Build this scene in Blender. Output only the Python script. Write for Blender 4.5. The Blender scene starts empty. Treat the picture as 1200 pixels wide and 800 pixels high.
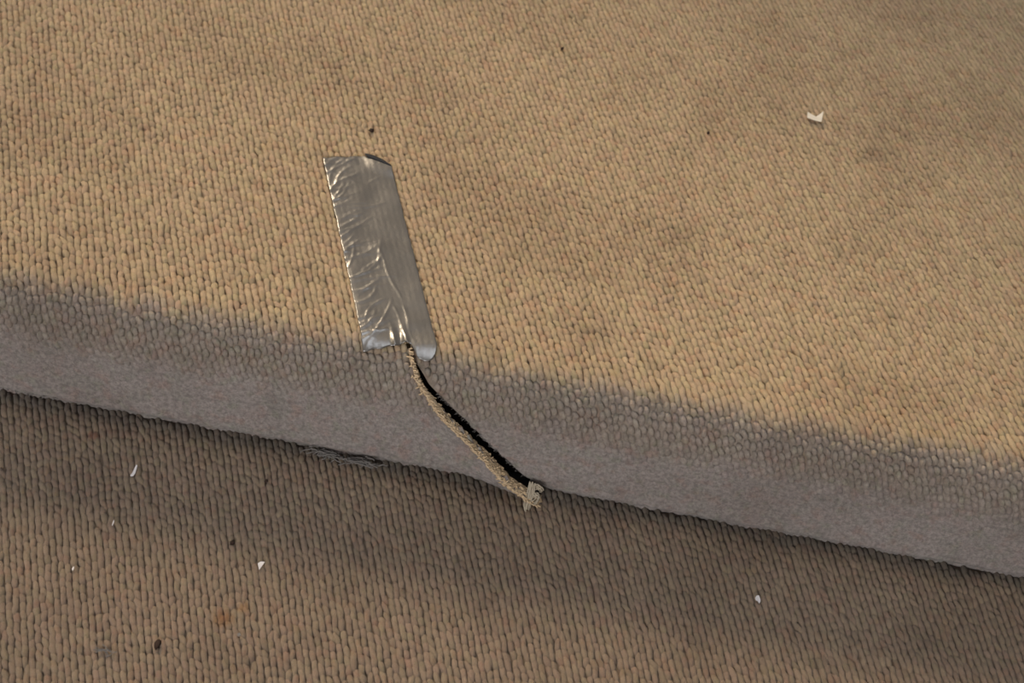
import bpy, math, numpy as np
from math import pi, sin, cos, radians
from mathutils import Matrix, Vector

# ------------------------------------------------------------------ camera, world, lights, exposure
# World frame: x runs along the step's edge, y goes back over the tread, z is up.
# The riser's face stands at y = 0, the lower floor at z = 0, the tread at z = H.
H, R = .091, .03                     # step height, nosing radius
L1 = R * pi / 2                      # length of the nosing arc
S_END = L1 + H - R                   # profile length from the start of the nosing down to the floor
scene = bpy.context.scene
COL = scene.collection
rng = np.random.default_rng(11)

PITCH, ROLL, DIST, LOOK_Y = radians(43.8), radians(10.4), 1.22, .044
fwd = Vector((0, cos(PITCH), -sin(PITCH)))
right0, up0 = Vector((1, 0, 0)), Vector((0, sin(PITCH), cos(PITCH)))
right = right0 * cos(ROLL) + up0 * sin(ROLL)
up = up0 * cos(ROLL) - right0 * sin(ROLL)
cam_data = bpy.data.cameras.new('camera')
cam_data.lens, cam_data.sensor_width = 66.0, 36.0
cam_data.clip_start = .05
cam_data.dof.use_dof = True
cam_data.dof.focus_distance = 1.17
cam_data.dof.aperture_fstop = 14
cam = bpy.data.objects.new('camera', cam_data)
M = Matrix((right, up, -fwd)).transposed().to_4x4()
M.translation = Vector((0, LOOK_Y, H)) - fwd * DIST
cam.matrix_world = M
COL.objects.link(cam)
scene.camera = cam

world = bpy.data.worlds.new('world')
scene.world = world
world.use_nodes = True
wbg = world.node_tree.nodes['Background']
wbg.inputs[0].default_value = (.88, .91, 1.0, 1)
wbg.inputs[1].default_value = .15


def area(name, loc, aim, size, power, colour):
    d = bpy.data.lights.new(name, 'AREA')
    d.shape, d.size, d.energy, d.color = 'DISK', size, power, colour
    o = bpy.data.objects.new(name, d)
    o.location = loc
    o.rotation_euler = (Vector(aim) - Vector(loc)).to_track_quat('-Z', 'Y').to_euler()
    COL.objects.link(o)
    return o



sp = bpy.data.lights.new('warm_spot', 'SPOT')     # a warm spotlight up behind the step, to the left
sp.energy, sp.color, sp.shadow_soft_size = 680, (1.0, .80, .56), .52
sp.spot_size, sp.spot_blend = radians(17), 1.0
spo = bpy.data.objects.new('warm_spot', sp)
spo.location = (-1.15, 1.75, 1.50)
spo.rotation_euler = (Vector((.05, -.12, H)) - spo.location).to_track_quat('-Z', 'Y').to_euler()
COL.objects.link(spo)
area('cool_window', (-.5, -2.6, 1.25), (0, 0, 0), 1.2, 36, (1.0, .97, .97))
area('cool_ceiling_lamp', (.1, .50, 2.4), (0, 0, 0), 1.3, 12, (.88, .93, 1.0))

scene.view_settings.view_transform = 'Standard'
scene.view_settings.look = 'None'
scene.view_settings.gamma = 1
scene.view_settings.use_curve_mapping = False
scene.view_settings.exposure = 0.55

# ------------------------------------------------------------------ helpers


def tag(o, label=None, cat=None, group=None, kind=None):
    if label: o['label'] = label
    if cat: o['category'] = cat
    if group: o['group'] = group
    if kind: o['kind'] = kind
    return o


def mesh_object(name, verts, faces, material, parent=None, smooth=True, tint=None, wear=None):
    me = bpy.data.meshes.new(name)
    verts = np.asarray(verts, np.float32)
    faces = np.asarray(faces, np.int32)
    nf, k = faces.shape
    me.vertices.add(len(verts)); me.vertices.foreach_set('co', verts.ravel())
    me.loops.add(nf * k); me.loops.foreach_set('vertex_index', faces.ravel())
    me.polygons.add(nf)
    me.polygons.foreach_set('loop_start', np.arange(nf, dtype=np.int32) * k)
    me.polygons.foreach_set('use_smooth', np.full(nf, smooth))
    if tint is not None:
        a = me.attributes.new('tint', 'FLOAT_VECTOR', 'POINT')
        a.data.foreach_set('vector', np.asarray(tint, np.float32).ravel())
    if wear is not None:
        a = me.attributes.new('wear', 'FLOAT', 'POINT')
        a.data.foreach_set('value', np.asarray(wear, np.float32).ravel())
    me.update(calc_edges=True)
    me.validate()
    me.materials.append(material)
    o = bpy.data.objects.new(name, me)
    COL.objects.link(o)
    if parent: o.parent = parent
    return o


def empty(name, loc=(0, 0, 0)):
    o = bpy.data.objects.new(name, None)
    o.location = loc
    o.empty_display_size = .02
    COL.objects.link(o)
    return o


def grid_faces(nr, nc, wrap=False):
    i, j = np.meshgrid(np.arange(nr - 1), np.arange(nc - (0 if wrap else 1)), indexing='ij')
    a = i * nc + j; b = i * nc + (j + 1) % nc
    return np.stack([a, b, b + nc, a + nc], -1).reshape(-1, 4)


def vnoise(x, y, seed=0):
    """smooth value noise in 0..1"""
    t = np.random.default_rng(seed).random((64, 64))
    xi, yi = np.floor(x).astype(int), np.floor(y).astype(int)
    fx, fy = x - xi, y - yi
    fx, fy = fx * fx * (3 - 2 * fx), fy * fy * (3 - 2 * fy)
    g = lambda a, b: t[a % 64, b % 64]
    return (g(xi, yi) * (1 - fx) + g(xi + 1, yi) * fx) * (1 - fy) + (g(xi, yi + 1) * (1 - fx) + g(xi + 1, yi + 1) * fx) * fy


def smooth(a, b, x):
    t = np.clip((x - a) / (b - a), 0, 1)
    return t * t * (3 - 2 * t)


def profile(s):
    """point (y, z), outward normal and downhill tangent of the step at arc length s"""
    s = np.asarray(s, float)
    a = np.clip(s / R, 0, pi / 2)
    y = R - R * np.sin(a) - np.minimum(s, 0)
    z = H - R + R * np.cos(a) - np.maximum(s - L1, 0)
    return y, z, -np.sin(a), np.cos(a)


# the tear: a line in (u, s) that starts under the tape and runs down to the floor
TEAR_S = np.array([-.02, .0147, .0293, .0421, .0563, .0706, .0842, .0925, .1007, .115])
TEAR_U = np.array([-.074, -.0604, -.0503, -.0353, -.0197, -.0056, .0092, .0188, .033, .046])


def tear_u(s): return np.interp(s, TEAR_S, TEAR_U)
def gap_w(s): return .0052 * smooth(.006, .03, s) * (1 - .65 * smooth(.080, .106, s))
def tear_depth(s): return smooth(.008, .03, s)


def lift(u, s, side):
    """how far the carpet stands off the step near the tear (side -1: the loose left flap)"""
    d = np.abs(tear_u(s) - u)
    if side < 0:
        amp = .0085 * smooth(.010, .050, s) + .0065 * smooth(.07, .1, s)
        w = .020 + .040 * smooth(.04, .1, s)
        return amp * np.clip(1 - d / w, 0, 1) ** 1.4
    return -.002 * smooth(.015, .05, s) * np.exp(-d / .008)


def on_step(u, s, h, side):
    y, z, ny, nz = profile(s)
    k = h + lift(u, s, side) - (.0030 + .0016 * vnoise(u * 70 + 80, s * 0 + 5, 41)) * smooth(S_END - .008, S_END, s)
    # the flap's lower end swings out over the floor instead of sinking into it
    return np.stack([u, y + ny * k, z + nz * k], -1)


# ------------------------------------------------------------------ materials


def new_mat(name):
    m = bpy.data.materials.new(name)
    m.use_nodes = True
    return m, m.node_tree.nodes, m.node_tree.links, m.node_tree.nodes['Principled BSDF']


def mix(n, l, fac, a, b, mode='MIX'):
    x = n.new('ShaderNodeMix'); x.data_type = 'RGBA'; x.blend_type = mode
    x.clamp_factor = True
    for sock, v in ((x.inputs[0], fac), (x.inputs[6], a), (x.inputs[7], b)):
        if isinstance(v, bpy.types.NodeSocket): l.new(v, sock)
        elif isinstance(v, (int, float)): sock.default_value = v
        else: sock.default_value = (*v, 1)
    return x.outputs[2]


def noise(n, l, vec, scale, detail=3, rough=.55):
    x = n.new('ShaderNodeTexNoise')
    x.inputs['Scale'].default_value = scale
    x.inputs['Detail'].default_value = detail
    x.inputs['Roughness'].default_value = rough
    if vec is not None: l.new(vec, x.inputs['Vector'])
    return x.outputs[0]


def ramp(n, l, src, lo, hi, a=0., b=1.):
    x = n.new('ShaderNodeMapRange'); x.interpolation_type = 'SMOOTHSTEP'
    l.new(src, x.inputs[0])
    for i, v in enumerate((lo, hi, a, b)): x.inputs[1 + i].default_value = v
    return x.outputs[0]


def maths(n, l, op, a, b):
    x = n.new('ShaderNodeMath'); x.operation = op
    for sock, v in ((x.inputs[0], a), (x.inputs[1], b)):
        if isinstance(v, bpy.types.NodeSocket): l.new(v, sock)
        else: sock.default_value = v
    return x.outputs[0]


def carpet_material(name, base, worn, stains=(), soil=.35, mid=None):
    """wool pile: base yarn colour, per-loop tint, soil patches, scuffed grey where 'wear' says, round stains"""
    m, n, l, p = new_mat(name)
    geo = n.new('ShaderNodeTexCoord').outputs['Object']
    wear = n.new('ShaderNodeAttribute'); wear.attribute_name = 'wear'
    tint = n.new('ShaderNodeAttribute'); tint.attribute_name = 'tint'
    sep = n.new('ShaderNodeSeparateXYZ'); l.new(tint.outputs['Vector'], sep.inputs[0])
    c = mix(n, l, ramp(n, l, wear.outputs['Fac'], 0, .55), base, mid or worn)
    c = mix(n, l, ramp(n, l, wear.outputs['Fac'], .55, 1), c, worn)
    # clumps of warmer and greener yarn
    c = mix(n, l, ramp(n, l, noise(n, l, geo, 95, 2), .52, .68, 0, .32), c, (1.0, .72, .62), 'MULTIPLY')
    c = mix(n, l, ramp(n, l, noise(n, l, geo, 120, 2), .55, .68, 0, .30), c, (.80, .92, .70), 'MULTIPLY')
    # soil in broad patches
    c = mix(n, l, ramp(n, l, noise(n, l, geo, 9, 4), .42, .72, 0, soil), c, (.55, .50, .46), 'MULTIPLY')
    c = mix(n, l, ramp(n, l, noise(n, l, geo, 38, 3), .58, .75, 0, soil), c, (.50, .50, .48), 'MULTIPLY')
    # matted fibre: fine light and dark flecks, strongest where worn
    fib = ramp(n, l, noise(n, l, geo, 1100, 3, .7), .3, .7, 0, .38)
    c = mix(n, l, fib, c, (.60, .58, .55), 'MULTIPLY')
    fl = ramp(n, l, noise(n, l, geo, 330, 6, .75), .36, .64, 0, 1)
    c = mix(n, l, maths(n, l, 'MULTIPLY', wear.outputs['Fac'], fl), c, (.58, .57, .57), 'MULTIPLY')
    c = mix(n, l, maths(n, l, 'MULTIPLY', wear.outputs['Fac'], ramp(n, l, noise(n, l, geo, 60, 3), .45, .6, 0, .5)), c, (.90, .96, .92), 'MULTIPLY')
    c = mix(n, l, maths(n, l, 'MULTIPLY', wear.outputs['Fac'], ramp(n, l, noise(n, l, geo, 47, 3), .5, .62, 0, .5)), c, (1., .93, .92), 'MULTIPLY')
    # small dark flecks of dirt
    c = mix(n, l, ramp(n, l, noise(n, l, geo, 75, 5, .7), .66, .76, 0, .6), c, (.45, .45, .44), 'MULTIPLY')
    # individual loops
    v = n.new('ShaderNodeMapRange'); l.new(sep.outputs[0], v.inputs[0])
    v.inputs[3].default_value, v.inputs[4].default_value = .84, 1.14
    hsv = n.new('ShaderNodeHueSaturation')
    l.new(c, hsv.inputs['Color']); l.new(v.outputs[0], hsv.inputs['Value'])
    h = n.new('ShaderNodeMapRange'); l.new(sep.outputs[1], h.inputs[0])
    h.inputs[3].default_value, h.inputs[4].default_value = .491, .509
    l.new(h.outputs[0], hsv.inputs['Hue'])
    c = hsv.outputs[0]
    for (x, y, r, colour, amt) in stains:
        d = n.new('ShaderNodeVectorMath'); d.operation = 'DISTANCE'
        mp = n.new('ShaderNodeMapping'); l.new(geo, mp.inputs[0])
        mp.inputs['Scale'].default_value = (1, 1, 0)
        l.new(mp.outputs[0], d.inputs[0]); d.inputs[1].default_value = (x, y, 0)
        dd = maths(n, l, 'ADD', d.outputs['Value'], maths(n, l, 'MULTIPLY', noise(n, l, geo, 160, 2), r * .9))
        c = mix(n, l, ramp(n, l, dd, r * .6, r * 1.5, amt, 0), c, colour, 'MULTIPLY')
    l.new(c, p.inputs['Base Color'])
    p.inputs['Roughness'].default_value = .95
    p.inputs['Specular IOR Level'].default_value = .12
    p.inputs['Sheen Weight'].default_value = .12
    p.inputs['Sheen Roughness'].default_value = .6
    b = n.new('ShaderNodeBump')
    l.new(noise(n, l, geo, 1500, 3, .7), b.inputs['Height'])
    b.inputs['Strength'].default_value = .8
    b.inputs['Distance'].default_value = .0011
    l.new(b.outputs[0], p.inputs['Normal'])
    return m


def plain(name, colour, rough=.9, bump=0., scale=600, spec=.2):
    m, n, l, p = new_mat(name)
    geo = n.new('ShaderNodeTexCoord').outputs['Object']
    c = mix(n, l, ramp(n, l, noise(n, l, geo, scale * .4, 3), .3, .7, 0, .35), colour, [x * .72 for x in colour])
    l.new(c, p.inputs['Base Color'])
    p.inputs['Roughness'].default_value = rough
    p.inputs['Specular IOR Level'].default_value = spec
    if bump:
        b = n.new('ShaderNodeBump'); l.new(noise(n, l, geo, scale, 3), b.inputs['Height'])
        b.inputs['Strength'].default_value = bump; b.inputs['Distance'].default_value = .0006
        l.new(b.outputs[0], p.inputs['Normal'])
    return m


BASE = (.45, .322, .186)
WORN = (.385, .335, .303)
SCUFFED = (.345, .282, .224)
M_step = carpet_material('step_carpet_wool', BASE, WORN, mid=SCUFFED)
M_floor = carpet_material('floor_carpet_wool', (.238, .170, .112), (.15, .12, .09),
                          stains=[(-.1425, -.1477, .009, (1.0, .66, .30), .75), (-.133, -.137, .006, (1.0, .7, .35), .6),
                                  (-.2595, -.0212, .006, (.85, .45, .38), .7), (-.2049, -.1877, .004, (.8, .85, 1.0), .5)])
M_core = plain('shade_dark_wood', (.018, .013, .009), .9, .3, 300)  # near-black core: the deep shade inside the tear is put into its colour
M_slab = plain('concrete_slab', (.16, .15, .14), .9, .3, 200)
M_edge = plain('clean_cut_wool', (.54, .40, .245), .95, .6, 1200)
M_tuft = plain('pale_wool_fibre', (.40, .34, .25), .95, .5, 1500)
M_lint = plain('grey_lint', (.17, .155, .140), 1, .5, 1500)
M_paper = plain('cream_paper', (.70, .62, .49), .7, .1, 400)
M_chip = plain('white_paper', (.62, .57, .54), .6, .1, 400)
M_crumb = plain('dark_crumb', (.035, .02, .014), .9, .5, 900)
M_corner_shadow = plain('corner_shadow_dark', (.022, .023, .026), .8, .2, 800)  # near-black: shadow under the lifted tape corner, painted as colour


def tape_material():
    m, n, l, p = new_mat('silver_duct_tape')
    geo = n.new('ShaderNodeTexCoord').outputs['Object']
    c = mix(n, l, ramp(n, l, noise(n, l, geo, 60, 4), .35, .7), (.078, .066, .050), (.102, .087, .067))
    l.new(c, p.inputs['Base Color'])
    p.inputs['Metallic'].default_value = .10
    p.inputs['Specular IOR Level'].default_value = 1.0
    p.inputs['Roughness'].default_value = .30
    p.inputs['Coat Weight'].default_value = .8
    p.inputs['Coat Roughness'].default_value = .28
    b = n.new('ShaderNodeBump'); l.new(noise(n, l, geo, 420, 3), b.inputs['Height'])
    b.inputs['Strength'].default_value = .30; b.inputs['Distance'].default_value = .0006
    l.new(b.outputs[0], p.inputs['Normal'])
    return m


M_tape = tape_material()

# ------------------------------------------------------------------ structure under the carpets


def box(name, x0, x1, y0, y1, z0, z1, mat):
    v = [(x, y, z) for x in (x0, x1) for y in (y0, y1) for z in (z0, z1)]
    f = [(0, 1, 3, 2), (4, 6, 7, 5), (0, 4, 5, 1), (2, 3, 7, 6), (0, 2, 6, 4), (1, 5, 7, 3)]
    return mesh_object(name, v, f, mat, smooth=False)


UX0, UX1 = -.64, .60                  # carpets' extent along the step
Y_BACK, Y_FRONT = .72, -.38
THICK = .0045                         # backing below the carpet's surface line
tag(box('floor', UX0 - .02, UX1 + .02, Y_FRONT - .02, Y_BACK + .02, -.06, -THICK, M_slab), kind='structure')


def make_step():
    s = np.concatenate([np.linspace(-(Y_BACK - R), 0, 3), np.linspace(0, L1, 12)[1:], [S_END - .002]])
    y, z, ny, nz = profile(s)
    d = THICK + .0075
    y, z = y - ny * d, z - nz * d
    y, z = np.append(y, Y_BACK), np.append(z, -.004)
    k = len(y)
    v = [(x, a, b) for x in (UX0, UX1) for a, b in zip(y, z)]
    me = bpy.data.meshes.new('step')
    f = [(i, (i + 1) % k, (i + 1) % k + k, i + k) for i in range(k)] + [tuple(range(k))[::-1], tuple(range(k, 2 * k))]
    me.from_pydata(v, [], f); me.update(); me.materials.append(M_core)
    o = bpy.data.objects.new('step', me); COL.objects.link(o)
    tag(o, kind='structure')


make_step()

# ------------------------------------------------------------------ loops of pile

NI, NJ = 7, 5


def loops_mesh(name, cen, tan, nor, length, width, height, tilt, tint, wear, mat, parent):
    """one mesh holding every yarn loop; each is a half bead that leans along its rib"""
    k = len(cen)
    t = np.linspace(-1, 1, NI)
    rad = np.cos(t * pi * .44) ** .5
    dip = -.55 * np.abs(t) ** 3
    ph = np.linspace(-.12 * pi, 1.12 * pi, NJ)
    bi = np.cross(nor, tan)
    wig = rng.normal(0, .00025, k)
    A = (length[:, None, None] * .5 * t[None, :, None])
    B = width[:, None, None] * .5 * rad[None, :, None] * np.cos(ph)[None, None, :]
    Cc = height[:, None, None] * ((rad[None, :, None] ** .5) * np.sin(ph)[None, None, :] + dip[None, :, None]) + (tilt[:, None] * t[None, :])[:, :, None]
    Cc = Cc + rng.normal(0, .00017, Cc.shape)
    A = A + np.zeros_like(B)
    B = B + (wig[:, None] * np.sin(t * 2.6)[None, :])[:, :, None] + rng.normal(0, .00016, B.shape)
    P = cen[:, None, None, :] + A[..., None] * tan[:, None, None, :] + B[..., None] * bi[:, None, None, :] + Cc[..., None] * nor[:, None, None, :]
    nv = NI * NJ
    F = (grid_faces(NI, NJ)[None] + (np.arange(k) * nv)[:, None, None]).reshape(-1, 4)
    o = mesh_object(name, P.reshape(-1, 3), F, mat, parent, True, np.repeat(tint, nv, 0), np.repeat(wear, nv))
    tag(o, kind='stuff')
    return o


PITCH_R, STEP_T = .0042, .0066


def rib_points(c0, c1, t0, t1, jit=1.):
    nr = int((c1 - c0) / PITCH_R); nt = int((t1 - t0) / STEP_T)
    i, j = np.meshgrid(np.arange(nr), np.arange(nt), indexing='ij')
    off = rng.random(nr)[:, None]
    c = c0 + i * PITCH_R + rng.normal(0, .00030, i.shape) * jit
    t = t0 + (j + off) * STEP_T + rng.normal(0, .0006, i.shape) * jit
    return c.ravel(), t.ravel()


def step_wear(u, s):
    s = s + .008 * (vnoise(u * 60 + 50, s * 60 + 50, 3) - .5) + .007 * (vnoise(u * 300 + 90, s * 300 + 90, 4) - .5) + .006 * (vnoise(u * 9 + 9, s * 9, 8) - .5)
    return .55 * smooth(-.005, .026, s) + .45 * smooth(.026, .070, s)


def to_world_step(u, s):
    """position, normal and along-rib tangent on the carpet, with the flap's lift"""
    side = np.where(u < tear_u(s), -1, 1)
    e = .0005
    def P(uu, ss):
        a, b = on_step(uu, ss, 0., -1), on_step(uu, ss, 0., 1)
        return np.where((side < 0)[:, None], a, b)
    p = P(u, s)
    du, ds = (P(u + e, s) - P(u - e, s)) / (2 * e), (P(u, s + e) - P(u, s - e)) / (2 * e)
    n = np.cross(ds, du); n /= np.linalg.norm(n, axis=1)[:, None]
    return p, du, ds, n, side


SK = radians(20)
stair_carpet = empty('stair_carpet', (0, 0, 0))
tag(stair_carpet, 'tan ribbed carpet wrapped over the step edge, torn open below the tape', 'carpet')

c, t = rib_points(-.85, .95, -.50, 1.0)
u, y = c * cos(SK) - t * sin(SK), c * sin(SK) + t * cos(SK)
s = R - y
ok = (u > UX0) & (u < UX1) & (y < Y_BACK) & (s < S_END - .011)
u, s = u[ok], s[ok]
tu, gw = tear_u(s), gap_w(s)
ok = (s < .004) | (u < tu - gw * .5 - .0024) | (u > tu + gw * .5 + .0016)
u, s = u[ok], s[ok]
p, du, ds, nrm, side = to_world_step(u, s)
k = len(u)
yaw = SK + rng.normal(0, .08, k) + .04
tanv = du * np.sin(yaw)[:, None] + ds * np.cos(yaw)[:, None]
tanv /= np.linalg.norm(tanv, axis=1)[:, None]
felt = smooth(.032, .070, s + .010 * (vnoise(u * 70 + 9, s * 70 + 9, 6) - .5))      # loops rubbed flat into felt on the riser
squash = 1 - .60 * felt
pebble = smooth(.004, .018, s) * (1 - felt)
ln = .0118 * rng.uniform(.85, 1.2, k) * (1 - .42 * pebble)
wd = .0048 * rng.uniform(.9, 1.12, k) * (1 + .4 * felt - .10 * pebble)
ht = .0030 * rng.uniform(.8, 1.15, k) * squash * (1 + .12 * pebble)
cen = p - nrm * .0012
tint = np.stack([np.clip(.5 + rng.normal(0, .22, k), 0, 1) * (1 - .5 * felt) + .25 * felt, rng.random(k), rng.random(k)], -1)
wear_l = step_wear(u, s)
tl = .0006 * squash * rng.uniform(.3, 1.5, k)
for nm, sel in (('tread_pile', s < .008), ('nosing_pile', s >= .008)):
    loops_mesh(nm, cen[sel], tanv[sel], nrm[sel], ln[sel], wd[sel], ht[sel], tl[sel], tint[sel], wear_l[sel], M_step, stair_carpet)
bpy.data.objects['nosing_pile']['label'] = 'scuffed grey-brown loops rolled over the step edge'


def sheet(name, s0, s1, ns, h, mats, parent, nu=150):
    """the carpet's ground cloth, cut along the tear into a left and a right piece, with thickness"""
    V, F, W, base = [], [], [], 0
    ss = np.linspace(s0, s1, ns)
    for sd in (-1, 1):
        q = np.linspace(0, 1, nu) ** 2.2
        rows = []
        for si in ss:
            g = gap_w(si) * .5
            if sd < 0: uu = (tear_u(si) - g) + (UX0 - (tear_u(si) - g)) * q
            else: uu = (tear_u(si) + g) + (UX1 - (tear_u(si) + g)) * q
            rows.append(uu)
        U = np.array(rows); S = np.repeat(ss[:, None], nu, 1)
        hh = h - .0012 * (1 - smooth(.030, .062, S)) + .0011 * smooth(.04, .06, S) * (vnoise(U * 190 + 199, S * 190 + 99, 21) + .8 * vnoise(U * 480 + 399, S * 480 + 99, 22) - .9)
        P = on_step(U.ravel(), S.ravel(), hh.ravel(), sd)
        Pb = on_step(U.ravel(), S.ravel(), np.full(U.size, -THICK), sd)
        n = len(P)
        f = grid_faces(ns, nu)
        if sd < 0: f = f[:, ::-1]
        V += [P, Pb]; W += [step_wear(U.ravel(), S.ravel())] * 2
        F += [f + base, f[:, ::-1] + base + n]
        e = np.arange(ns - 1) * nu
        side_f = np.stack([e, e + nu, e + nu + n, e + n], -1)
        F.append((side_f if sd > 0 else side_f[:, ::-1]) + base)
        e = (ns - 1) * nu + np.arange(nu - 1)
        F.append(np.stack([e, e + 1, e + 1 + n, e + n], -1) + base)
        base += 2 * n
    V, F, W = np.concatenate(V), np.concatenate(F), np.concatenate(W)
    return mesh_object(name, V, F, mats, parent, True, np.tile([.35, .5, .5], (len(V), 1)), W)


b1 = sheet('backing', -(Y_BACK - R),   .008, 14, -.0002, M_step, stair_carpet, 60)
b2 = sheet('riser_felt', .008, S_END + .001, 80, 0.0, M_step, stair_carpet, 260)
b2['label'] = 'grey riser face rubbed smooth like felt'


# ------------------------------------------------------------------ strands


def strands_mesh(name, paths, radii, mat, parent, seg=5):
    V, F, base = [], [], 0
    for pts, r in zip(paths, radii):
        pts = np.asarray(pts, float); m = len(pts)
        tg = np.gradient(pts, axis=0); tg /= np.linalg.norm(tg, axis=1)[:, None] + 1e-12
        ref = np.array([.3, .5, .81]); a = np.cross(tg, ref); a /= np.linalg.norm(a, axis=1)[:, None] + 1e-12
        b = np.cross(tg, a)
        rr = np.broadcast_to(np.asarray(r, float), (m,))
        w = np.linspace(0, 2 * pi, seg, endpoint=False)
        ring = pts[:, None] + rr[:, None, None] * (np.cos(w)[None, :, None] * a[:, None] + np.sin(w)[None, :, None] * b[:, None])
        V.append(ring.reshape(-1, 3)); F.append(grid_faces(m, seg, True) + base); base += m * seg
    return mesh_object(name, np.concatenate(V), np.concatenate(F), mat, parent)


# the cut face of the loose flap: a ragged ribbon of clean wool ends
def torn_edge():
    ss = np.linspace(.010, S_END + .001, 90)
    us = tear_u(ss) - gap_w(ss) * .5
    cols = np.linspace(0, 1, 7)
    V = []
    for k_, (a, b) in enumerate(zip(us, ss)):
        for q in cols:
            h = .0022 - q * (.0022 + THICK) * (1.15 + .45 * float(smooth(.05, .1, b)) + .08 * math.sin(k_ * 1.7))
            bulge = .0011 * sin(pi * q) + .0007 * rng.normal()
            V.append(on_step(np.array([a + bulge - .0008]), np.array([b]), np.array([h]), -1)[0])
    return mesh_object('torn_edge', V, grid_faces(90, 7), M_edge, stair_carpet)


te = torn_edge(); te['label'] = 'pale tan ragged wool edge of the tear'
paths, rad = [], []
for i in range(760):                      # yarn ends bristling from the torn edge
    b = .010 + (S_END - .011) * rng.random()
    a = float(tear_u(b) - gap_w(b) * .5)
    q = rng.random()
    h0 = .0030 - (.0075 + .0025 * float(smooth(.05, .1, b))) * q
    p0 = on_step(np.array([a - .0015]), np.array([b]), np.array([h0]), -1)[0]
    p2 = on_step(np.array([a + .0004 + .0011 * rng.random()]), np.array([b + .0006 * rng.normal()]), np.array([h0 + .0010 * rng.normal()]), -1)[0]
    pm = (p0 + p2) / 2 + rng.normal(0, .0004, 3)
    paths.append([p0, pm, p2]); rad.append([.0007, .0006, .0003])
for i in range(260):                      # fluff worked loose onto the flap's face, thickest at the low end
    b = .012 + (S_END - .013) * rng.random() ** .6
    a = float(tear_u(b) - gap_w(b) * .5) - abs(rng.normal(0, .0014 + .0016 * float(smooth(.06, .1, b))))
    h0 = .0018 * (1 - float(smooth(.035, .06, b))) + .0004
    a2, L2 = rng.uniform(0, 2 * pi), rng.uniform(.001, .003)
    pp = [on_step(np.array([a + cos(a2) * L2 * q]), np.array([min(b + sin(a2) * L2 * q, S_END)]), np.array([h0 + .0012 * q * (1 - q) * 4 * rng.random()]), -1)[0] for q in (0, .5, 1)]
    paths.append(pp); rad.append([.0005, .0006, .0003])
ye = strands_mesh('yarn_end', paths, rad, M_edge, stair_carpet)
tag(ye, 'short tan yarn ends bristling from the torn edge', kind='stuff')
paths, rad = [], []
for i in range(110):                      # fine fuzz hanging from the upper lip of the tear
    b = .034 + (S_END - .038) * rng.random()
    a = float(tear_u(b) + gap_w(b) * .5)
    p0 = on_step(np.array([a + .001]), np.array([b]), np.array([.0005 * rng.normal()]), 1)[0]
    p2 = on_step(np.array([a - .0018 * rng.random() ** 2]), np.array([b + .0018 * rng.random()]), np.array([.0006 + .001 * rng.normal()]), 1)[0]
    paths.append([p0, (p0 + p2) / 2 + rng.normal(0, .0003, 3), p2]); rad.append([.00022, .00018, .0001])
fz = strands_mesh('lip_fuzz', paths, rad, M_lint, stair_carpet, 4)
tag(fz, kind='stuff')

# frayed tuft at the lower end of the tear
CORES = [[(0.0294, -0.0061, 0.016), (0.0289, -0.0104, 0.013), (0.0286, -0.0146, 0.009), (0.0282, -0.0187, 0.005), (0.0289, -0.0198, 0.003)], [(0.0313, -0.0063, 0.015), (0.0317, -0.0111, 0.012), (0.0306, -0.0162, 0.008), (0.0309, -0.0187, 0.004)], [(0.0323, -0.0073, 0.013), (0.0343, -0.0067, 0.0145), (0.0367, -0.0071, 0.014), (0.0376, -0.0074, 0.012), (0.0354, -0.0075, 0.0115)], [(0.0315, -0.0117, 0.01), (0.0335, -0.011, 0.0115), (0.0354, -0.0124, 0.011), (0.0348, -0.0146, 0.009), (0.0323, -0.0149, 0.007)]]
paths, rad = [], []
for i, core in enumerate(CORES):          # four matted locks, each a bundle of thin yarns
    core = np.array(core)
    for j in range(6):
        off = rng.normal(0, .0006, 3)
        q = np.linspace(0, len(core) - 1, 12)
        pts = np.stack([np.interp(q, np.arange(len(core)), core[:, d]) for d in range(3)], -1)
        pts = pts + off + np.cumsum(rng.normal(0, .00016, pts.shape), 0)
        pts[:, 2] = np.maximum(pts[:, 2], .0026)
        paths.append(pts); rad.append(np.linspace(.0006, .0003, 12))
tf = strands_mesh('frayed_tuft', paths, rad, M_tuft, stair_carpet, 6)
tf['label'] = 'cream frayed yarn tuft at the low end of the tear'

# ------------------------------------------------------------------ the lower carpet

floor_carpet = empty('floor_carpet', (0, -.1, 0))
tag(floor_carpet, 'brown ribbed carpet on the lower floor in front of the step', 'carpet')
SKF = radians(17.5)
c, t = rib_points(-.85, .85, -.80, .45)
u, y = c * cos(SKF) - t * sin(SKF), c * sin(SKF) + t * cos(SKF)
u = u + .22 * u * y                       # ribs fan a little where the carpet was stretched
ok = (u > UX0) & (u < UX1) & (y < .004) & (y > Y_FRONT)
u, y = u[ok], y[ok]; k = len(u)
yaw = SKF - .22 * u + rng.normal(0, .07, k) + .03
tanv = np.stack([np.sin(yaw), -np.cos(yaw), np.zeros(k)], -1)
nrm = np.tile([0., 0, 1], (k, 1))
cen = np.stack([u, y, np.full(k, -.0012)], -1)
tint = np.stack([np.clip(.5 + rng.normal(0, .2, k), 0, 1), rng.random(k), rng.random(k)], -1)
foot_dark = .5 * smooth(-.016, .002, y + .006 * (vnoise(u * 50 + 60, y * 50 + 60, 31) - .5))  # floor pile turns darker in a ragged strip along the riser's foot
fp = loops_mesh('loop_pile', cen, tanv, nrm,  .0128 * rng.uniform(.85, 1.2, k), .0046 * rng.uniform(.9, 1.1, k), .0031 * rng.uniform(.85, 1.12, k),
                .0005 * rng.uniform(.3, 1.5, k), tint, foot_dark, M_floor, floor_carpet)
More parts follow.
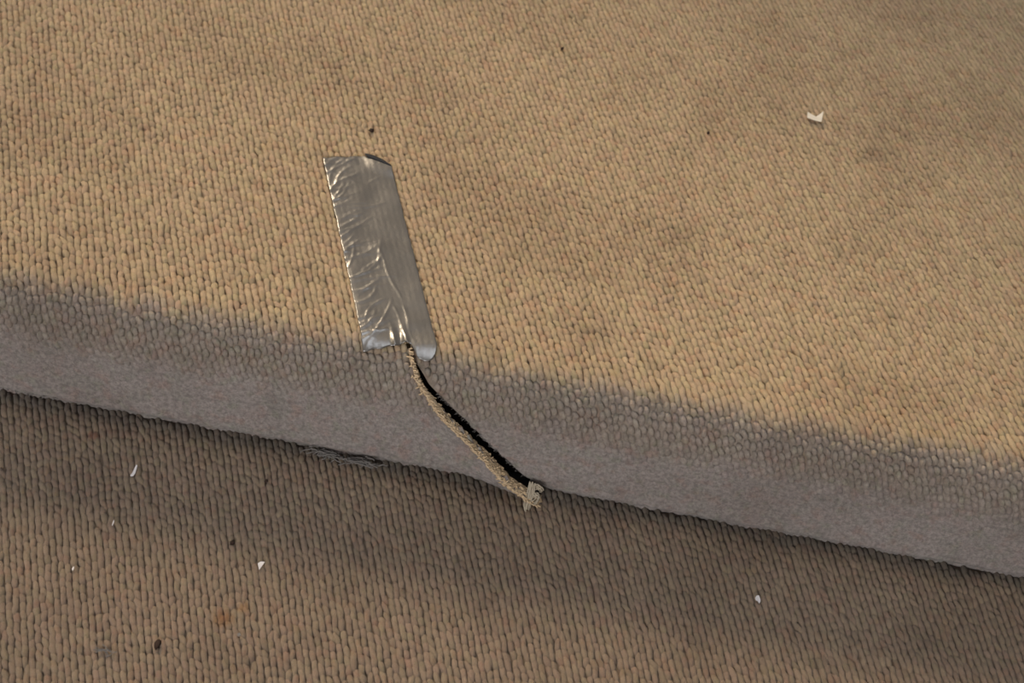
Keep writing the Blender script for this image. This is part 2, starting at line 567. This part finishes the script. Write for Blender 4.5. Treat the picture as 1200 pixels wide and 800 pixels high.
gx, gy = np.meshgrid(np.linspace(UX0, UX1, 40), np.linspace(Y_FRONT, .010, 16), indexing='xy')
top = np.stack([gx, gy, np.full(gx.shape, -.0012)], -1).reshape(-1, 3)
bot = top - [0, 0, THICK - .0013]
ff = grid_faces(16, 40)
n0 = len(top)
ring = [j for j in range(40)] + [i * 40 + 39 for i in range(1, 16)] + [15 * 40 + j for j in range(38, -1, -1)] + [i * 40 for i in range(14, 0, -1)]
rim = [(ring[i], ring[i] + n0, ring[(i + 1) % len(ring)] + n0, ring[(i + 1) % len(ring)]) for i in range(len(ring))]
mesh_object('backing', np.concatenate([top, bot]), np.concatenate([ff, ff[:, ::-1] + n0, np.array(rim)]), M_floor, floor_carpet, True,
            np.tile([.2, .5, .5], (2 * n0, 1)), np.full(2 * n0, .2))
for o in floor_carpet.children:
    o.matrix_parent_inverse = Matrix.Translation((0, .1, 0))

# ------------------------------------------------------------------ duct tape

TOP_H = .0024                             # height of the loop tops above the carpet's surface line


def make_tape():
    na, nb = 64, 190
    W = .0475
    A, B = np.meshgrid(np.linspace(0, 1, na), np.linspace(0, 1, nb), indexing='xy')
    aa = A[0]
    # ends of the strip, measured along it (0 at the top left corner)
    chamfer = np.where(aa > .62, (aa - .62) / .38 * .0125, 0) - .0030 * np.minimum(aa / .62, 1) * 0
    start = chamfer + .0006 * np.sin(aa * 23) * (aa < .6)
    LEN = .1885
    end = np.interp(aa, [0, .3, .5, .58, .66, .72, .80, .90, .96, 1.0],
                    [LEN, LEN - .0005, LEN - .0012, LEN - .0022, LEN - .001, LEN + .0095, LEN + .0118, LEN + .0115, LEN + .0090, LEN + .002])
    end = end + .0004 * np.sin(aa * 31)
    Bm = start[None, :] + (end - start)[None, :] * B
    x = A * W; b = Bm
    o_u, o_s = -.1548, -.1607
    tu_, ts_ = sin(radians(19.3)), cos(radians(19.3))
    jag = .0005 * (vnoise(b * 300 + 5, b * 0 + 3, 77) - .5)
    x = x + np.where(A > .9, jag, 0) - np.where(A < .1, jag, 0)
    U = o_u + x * ts_ + b * tu_
    S = o_s - x * tu_ * .93 + b * ts_
    h = np.full(U.shape, TOP_H + .0004)
    # rib imprint, broad unevenness
    cc = U * cos(SK) + (R - S) * sin(SK)
    h += .00002 * np.sin(2 * pi * cc / PITCH_R) + .0006 * (vnoise(U * 90 + 40, S * 90 + 40, 51) - .5)
    # creases: fine ridges fanning in from the left side, a few long ones
    r2 = np.random.default_rng(5)
    for i in range(64):
        b0 = r2.random() ** 1.0 * .185 + .002
        a0 = abs(r2.normal(0, .17)) + .02
        ang = r2.normal(.50, .30)
        Lr = r2.uniform(.05, .22) * W * 2
        dx, db = x - a0 * W, b - b0
        al = dx * cos(ang) - db * sin(ang)
        ac = dx * sin(ang) + db * cos(ang) + 12 * al ** 2 * r2.normal(0, 1)
        h += r2.uniform(.00012, .00032) * np.exp(-(ac / r2.uniform(.0006, .0012)) ** 2) * np.exp(-(al / Lr) ** 4)
    for (a0, b0, a1, b1, hh) in ((.50, .095, .66, .150, .0007), (.46, .12, .56, .085, .0005), (.05, .030, .52, .017, .0010), (.05, .016, .5, .030, .0005), (.10, .105, .42, .100, .0008),
                                (.52, .150, .62, .186, .0006), (.66, .150, .69, .186, .0006), (.30, .052, .46, .060, .0004), (.55, .03, .85, .022, .0004)):
        dx, db = (a1 - a0) * W, b1 - b0
        L = math.hypot(dx, db)
        al = ((x - a0 * W) * dx + (b - b0) * db) / L
        ac = ((x - a0 * W) * -db + (b - b0) * dx) / L + .0008 * np.sin(al * 160)
        h += .33 * hh * np.exp(-(ac / .0009) ** 2) * smooth(0, .006, al) * (1 - smooth(L - .006, L, al))
    # lower end: puckers toward the tear, right lobe lifts off the nosing
    pk = smooth(LEN - .022, LEN, b)
    h += pk * (.0011 * np.exp(-((A - .60) / .035) ** 2) + .0009 * np.exp(-((A - .44) / .03) ** 2) - .0008 * np.exp(-((A - .52) / .03) ** 2))
    h += .0016 * smooth(LEN - .006, LEN + .013, b) * smooth(.62, .72, A)
    h += .0009 * smooth(LEN - .012, LEN + .002, b)
    # top right corner lifts
    ch = smooth(.016, .000, b - (A - .62) * .033) * smooth(.50, .75, A)
    h += .0016 * ch
    # edges press down between the loops
    ed = np.minimum(np.minimum(A, 1 - A) * W, .004) / .004
    h -= .00008 * (1 - ed) ** 2 * (1 - ch)
    y_, z_, ny, nz = profile(S)
    top = np.stack([U, y_ + ny * h, z_ + nz * h], -1).reshape(-1, 3)
    h2 = h - .00028
    bot = np.stack([U, y_ + ny * h2, z_ + nz * h2], -1).reshape(-1, 3)
    f = grid_faces(nb, na)[:, ::-1]
    n = na * nb
    ring = list(range(na)) + [i * na + na - 1 for i in range(1, nb)] + [(nb - 1) * na + j for j in range(na - 2, -1, -1)] + [i * na for i in range(nb - 2, 0, -1)]
    rim = np.array([(ring[i], ring[i] + n, ring[(i + 1) % len(ring)] + n, ring[(i + 1) % len(ring)]) for i in range(len(ring))])[:, ::-1]
    base = Vector((-.10, .09, H))
    root = empty('duct_tape', base)
    tag(root, 'silver grey duct tape strip stuck across the tan carpet above the tear', 'tape')
    t_ = mesh_object('tape_strip', np.concatenate([top, bot]), np.concatenate([f, f[:, ::-1] + n, rim]), M_tape, root)
    # a dark strip along the folded corner's cut paints in the shadow under it
    pts = []
    for q in np.linspace(0, 1, 14):
        a_ = .64 + .35 * q
        for w_ in np.linspace(0, 1, 4):
            b_ = (a_ - .62) / .38 * .0125 - .0052 * w_ * sin(pi * min(1, q * .80 + .16)) ** .6 + .0006
            x_ = a_ * W
            uu, sv = o_u + x_ * ts_ + b_ * tu_, o_s - x_ * tu_ * .93 + b_ * ts_
            yy, zz, n1, n2 = profile(sv)
            hh = TOP_H + .0020 - .0006 * w_
            pts.append((uu, yy + n1 * hh, zz + n2 * hh))
    fc = mesh_object('corner_fold_shadow', pts, grid_faces(14, 4), M_corner_shadow, root)
    fc['label'] = 'dark strip painted as the shadow under the folded corner'
    sol = fc.modifiers.new('thickness', 'SOLIDIFY'); sol.thickness = .0003
    for o in root.children: o.matrix_parent_inverse = Matrix.Translation(-base)


make_tape()

# ------------------------------------------------------------------ scraps, chips, crumbs, lint


def scrap(name, loc, outline, thick, curl, mat, label, cat, rz=0., tiltx=0., tilty=0., group=None):
    """a flake of paper: filled outline given in metres, given thickness and a curl"""
    o2 = np.array(outline, float); k = len(o2)
    # three rings from rim to middle keep the curl smooth
    cen = o2.mean(0)
    V, rings = [], (1.0, .6, .25)
    for side in (0, 1):
        for q in rings:
            for p_ in cen + (o2 - cen) * q:
                V.append((p_[0], p_[1], curl * ((p_[0] * .8 + p_[1] * .6) / .005) ** 2 * .001 - side * thick))
        V.append((cen[0], cen[1], -side * thick))
    m = 3 * k + 1
    F = []
    for sd in (0, 1):
        for q in range(2):
            for i in range(k):
                f = (sd * m + q * k + i, sd * m + q * k + (i + 1) % k, sd * m + (q + 1) * k + (i + 1) % k, sd * m + (q + 1) * k + i)
                F.append(f if sd == 0 else f[::-1])
        for i in range(k):
            f = (sd * m + 2 * k + i, sd * m + 2 * k + (i + 1) % k, sd * m + 3 * k)
            F.append(f if sd == 0 else f[::-1])
    for i in range(k): F.append((i, i + m, (i + 1) % k + m, (i + 1) % k))
    me = bpy.data.meshes.new(name); me.from_pydata(V, [], F); me.update(); me.materials.append(mat)
    o = bpy.data.objects.new(name, me); COL.objects.link(o)
    o.location = loc; o.rotation_euler = (tiltx, tilty, rz)
    tag(o, label, cat, group or ('white paper chips on the lower carpet' if name == 'paper_chip' else None))
    return o


ZT, ZF = H + TOP_H + .0006, TOP_H + .0004
scrap('paper_scrap', (.1968, .3451, ZT + .0004),
      [(-.0057, .0043), (-.0046, .0036), (-.0040, .0012), (-.0026, -.0004), (-.0008, -.0008), (.0010, -.0004), (.0027, .0008), (.0040, .0028), (.0052, .0055), (.0063, .0074),
       (.0060, .0040), (.0057, .0006), (.0053, -.0022), (.0050, -.0051), (.0032, -.0051), (.0014, -.0051), (-.0026, -.0047), (-.0062, -.0041), (-.0060, 0)],
      .0003, .35, M_paper, 'cream torn paper scrap with a bitten edge, alone on the tan tread', 'paper')
scrap('paper_chip', (-.2266, -.0453, ZF), [(.0012, .0037), (.0020, .0030), (.0021, .0005), (.0022, -.0030), (.0015, -.0053), (.0005, -.0060), (-.0005, -.0054), (.0004, -.0026), (.0006, .0005)],
      .0003, .3, M_chip, 'long white sliver of paper on the brown carpet, nearest the step of all chips', 'paper', tiltx=.15)
scrap('paper_chip', (-.1292, -.1032, ZF), [(-.0023, .0005), (-.0015, .0016), (-.0006, .0023), (.0019, .0022), (.0009, -.0005), (-.0004, -.0043), (-.0014, -.0018)],
      .0003, .5, M_chip, 'triangular white paper chip on the brown lower carpet', 'paper', tiltx=.1, tilty=-.1)
scrap('paper_chip', (.1853, -.0585, ZF), [(-.0017, .0010), (-.0009, .0030), (.0007, .0037), (.0017, .0011), (.0020, -.0009), (.0012, -.0028), (0, -.0010), (-.0013, -.0008)],
      .0003, .5, M_chip, 'hooked white paper chip alone on the right of the lower carpet', 'paper', tilty=.12)
scrap('paper_chip', (-.2406, -.1322, ZF), [(.0003, .0016), (.0009, .0006), (.0010, -.0010), (.0006, -.0021), (-.0003, -.0007)],
      .0003, .5, M_chip, 'tiny white speck of paper farthest left on the lower carpet', 'paper')
scrap('paper_chip', (-.2271, -.0912, ZF), [(.0002, .0020), (.0008, .0006), (.0009, -.0010), (.0008, -.0028), (.0003, -.0029), (.0001, -.0010)],
      .0003, .5, M_chip, 'thin white fleck of paper below the long white sliver', 'paper')
scrap('paper_chip', (-.1304, -.1587, ZF), [(-.0010, .0010), (.0004, .0014), (.0012, .0002), (.0005, -.0014), (-.0008, -.0010)],
      .0003, .5, M_lint, 'faint greyish fleck near the bottom edge, right of the dark crumb', 'paper')


def crumb(loc, rx, ry, rz, seed, label):
    """a small irregular lump of dirt"""
    g = np.random.default_rng(seed)
    th, ph = np.meshgrid(np.linspace(0, pi, 7), np.linspace(0, 2 * pi, 9)[:-1], indexing='ij')
    r = 1 + .22 * g.normal(size=th.shape)
    r[0] = r[0, 0]; r[-1] = r[-1, 0]
    v = np.stack([rx * r * np.sin(th) * np.cos(ph), ry * r * np.sin(th) * np.sin(ph), rz * r * np.cos(th)], -1).reshape(-1, 3)
    o = mesh_object('crumb', v, grid_faces(7, 8, True), M_crumb)
    o.location = loc
    tag(o, label, 'crumb', 'dark crumbs scattered on the carpets')


crumb((-.1758, -.1754, ZF - .0004), .0021, .0036, .0013, 1, 'largest dark brown crumb, near the bottom left of the lower carpet')
crumb((-.1508, -.0900, ZF - .0003), .0016, .0018, .0011, 2, 'small dark crumb left of the triangular white paper chip')
crumb((-.1412, -.0349, ZF - .0003), .0011, .0013, .0009, 3, 'tiny dark crumb on the lower carpet close under the step')
crumb((-.1273, R + .2011, ZT - .0006), .0018, .0022, .0011, 4, 'dark crumb just beyond the top end of the duct tape')
crumb((.1161, R + .2713, ZT - .0006), .0013, .0017, .0010, 5, 'dark crumb on the tread left of the cream paper scrap')
crumb((-.0027, R + .3447, ZT - .0006), .0013, .0016, .0010, 6, 'tiny dark crumb at the far back of the tan tread')


def lint(loc, sx, sy, sz, count, seed, label, rad_=.00045):
    g = np.random.default_rng(seed)
    paths, rads = [], []
    for i in range(count):
        st = g.normal(0, 1, 3) * (sx, sy, sz * .3)
        a = g.uniform(0, 2 * pi); L = g.uniform(.004, .010)
        pts = []
        for q in np.linspace(-.5, .5, 7):
            pts.append(st + np.array([cos(a) * L * q * 1.5 + .0008 * sin(7 * q + i), sin(a) * L * q * .6, sz * (.6 - 1.6 * q * q) + .0004 * sin(9 * q + i)]))
        paths.append(pts); rads.append(np.full(7, rad_))
    o = strands_mesh('lint_clump', paths, rads, M_lint, None, 5)
    o.location = loc
    tag(o, label, 'lint', 'grey lint on the lower carpet')


lint((-.1085, -.0045, .0046), .007, .0016, .0022, 40, 1, 'grey fuzzy lint caught in the crease under the step, left of the tear', .0004)
lint((-.0865, -.0060, .0046), .007, .0018, .0022, 32, 2, 'grey fuzzy lint in the crease, the clump nearer the tear', .0004)
lint((-.3150, .0035, .0040), .012, .0012, .003, 30, 3, 'dusty grey lint in the crease at the far left end', .0004)
lint((-.2049, -.1877, ZF), .0022, .0009, .0006, 9, 4, 'pale bluish smudge of lint near the bottom left edge', .00028)
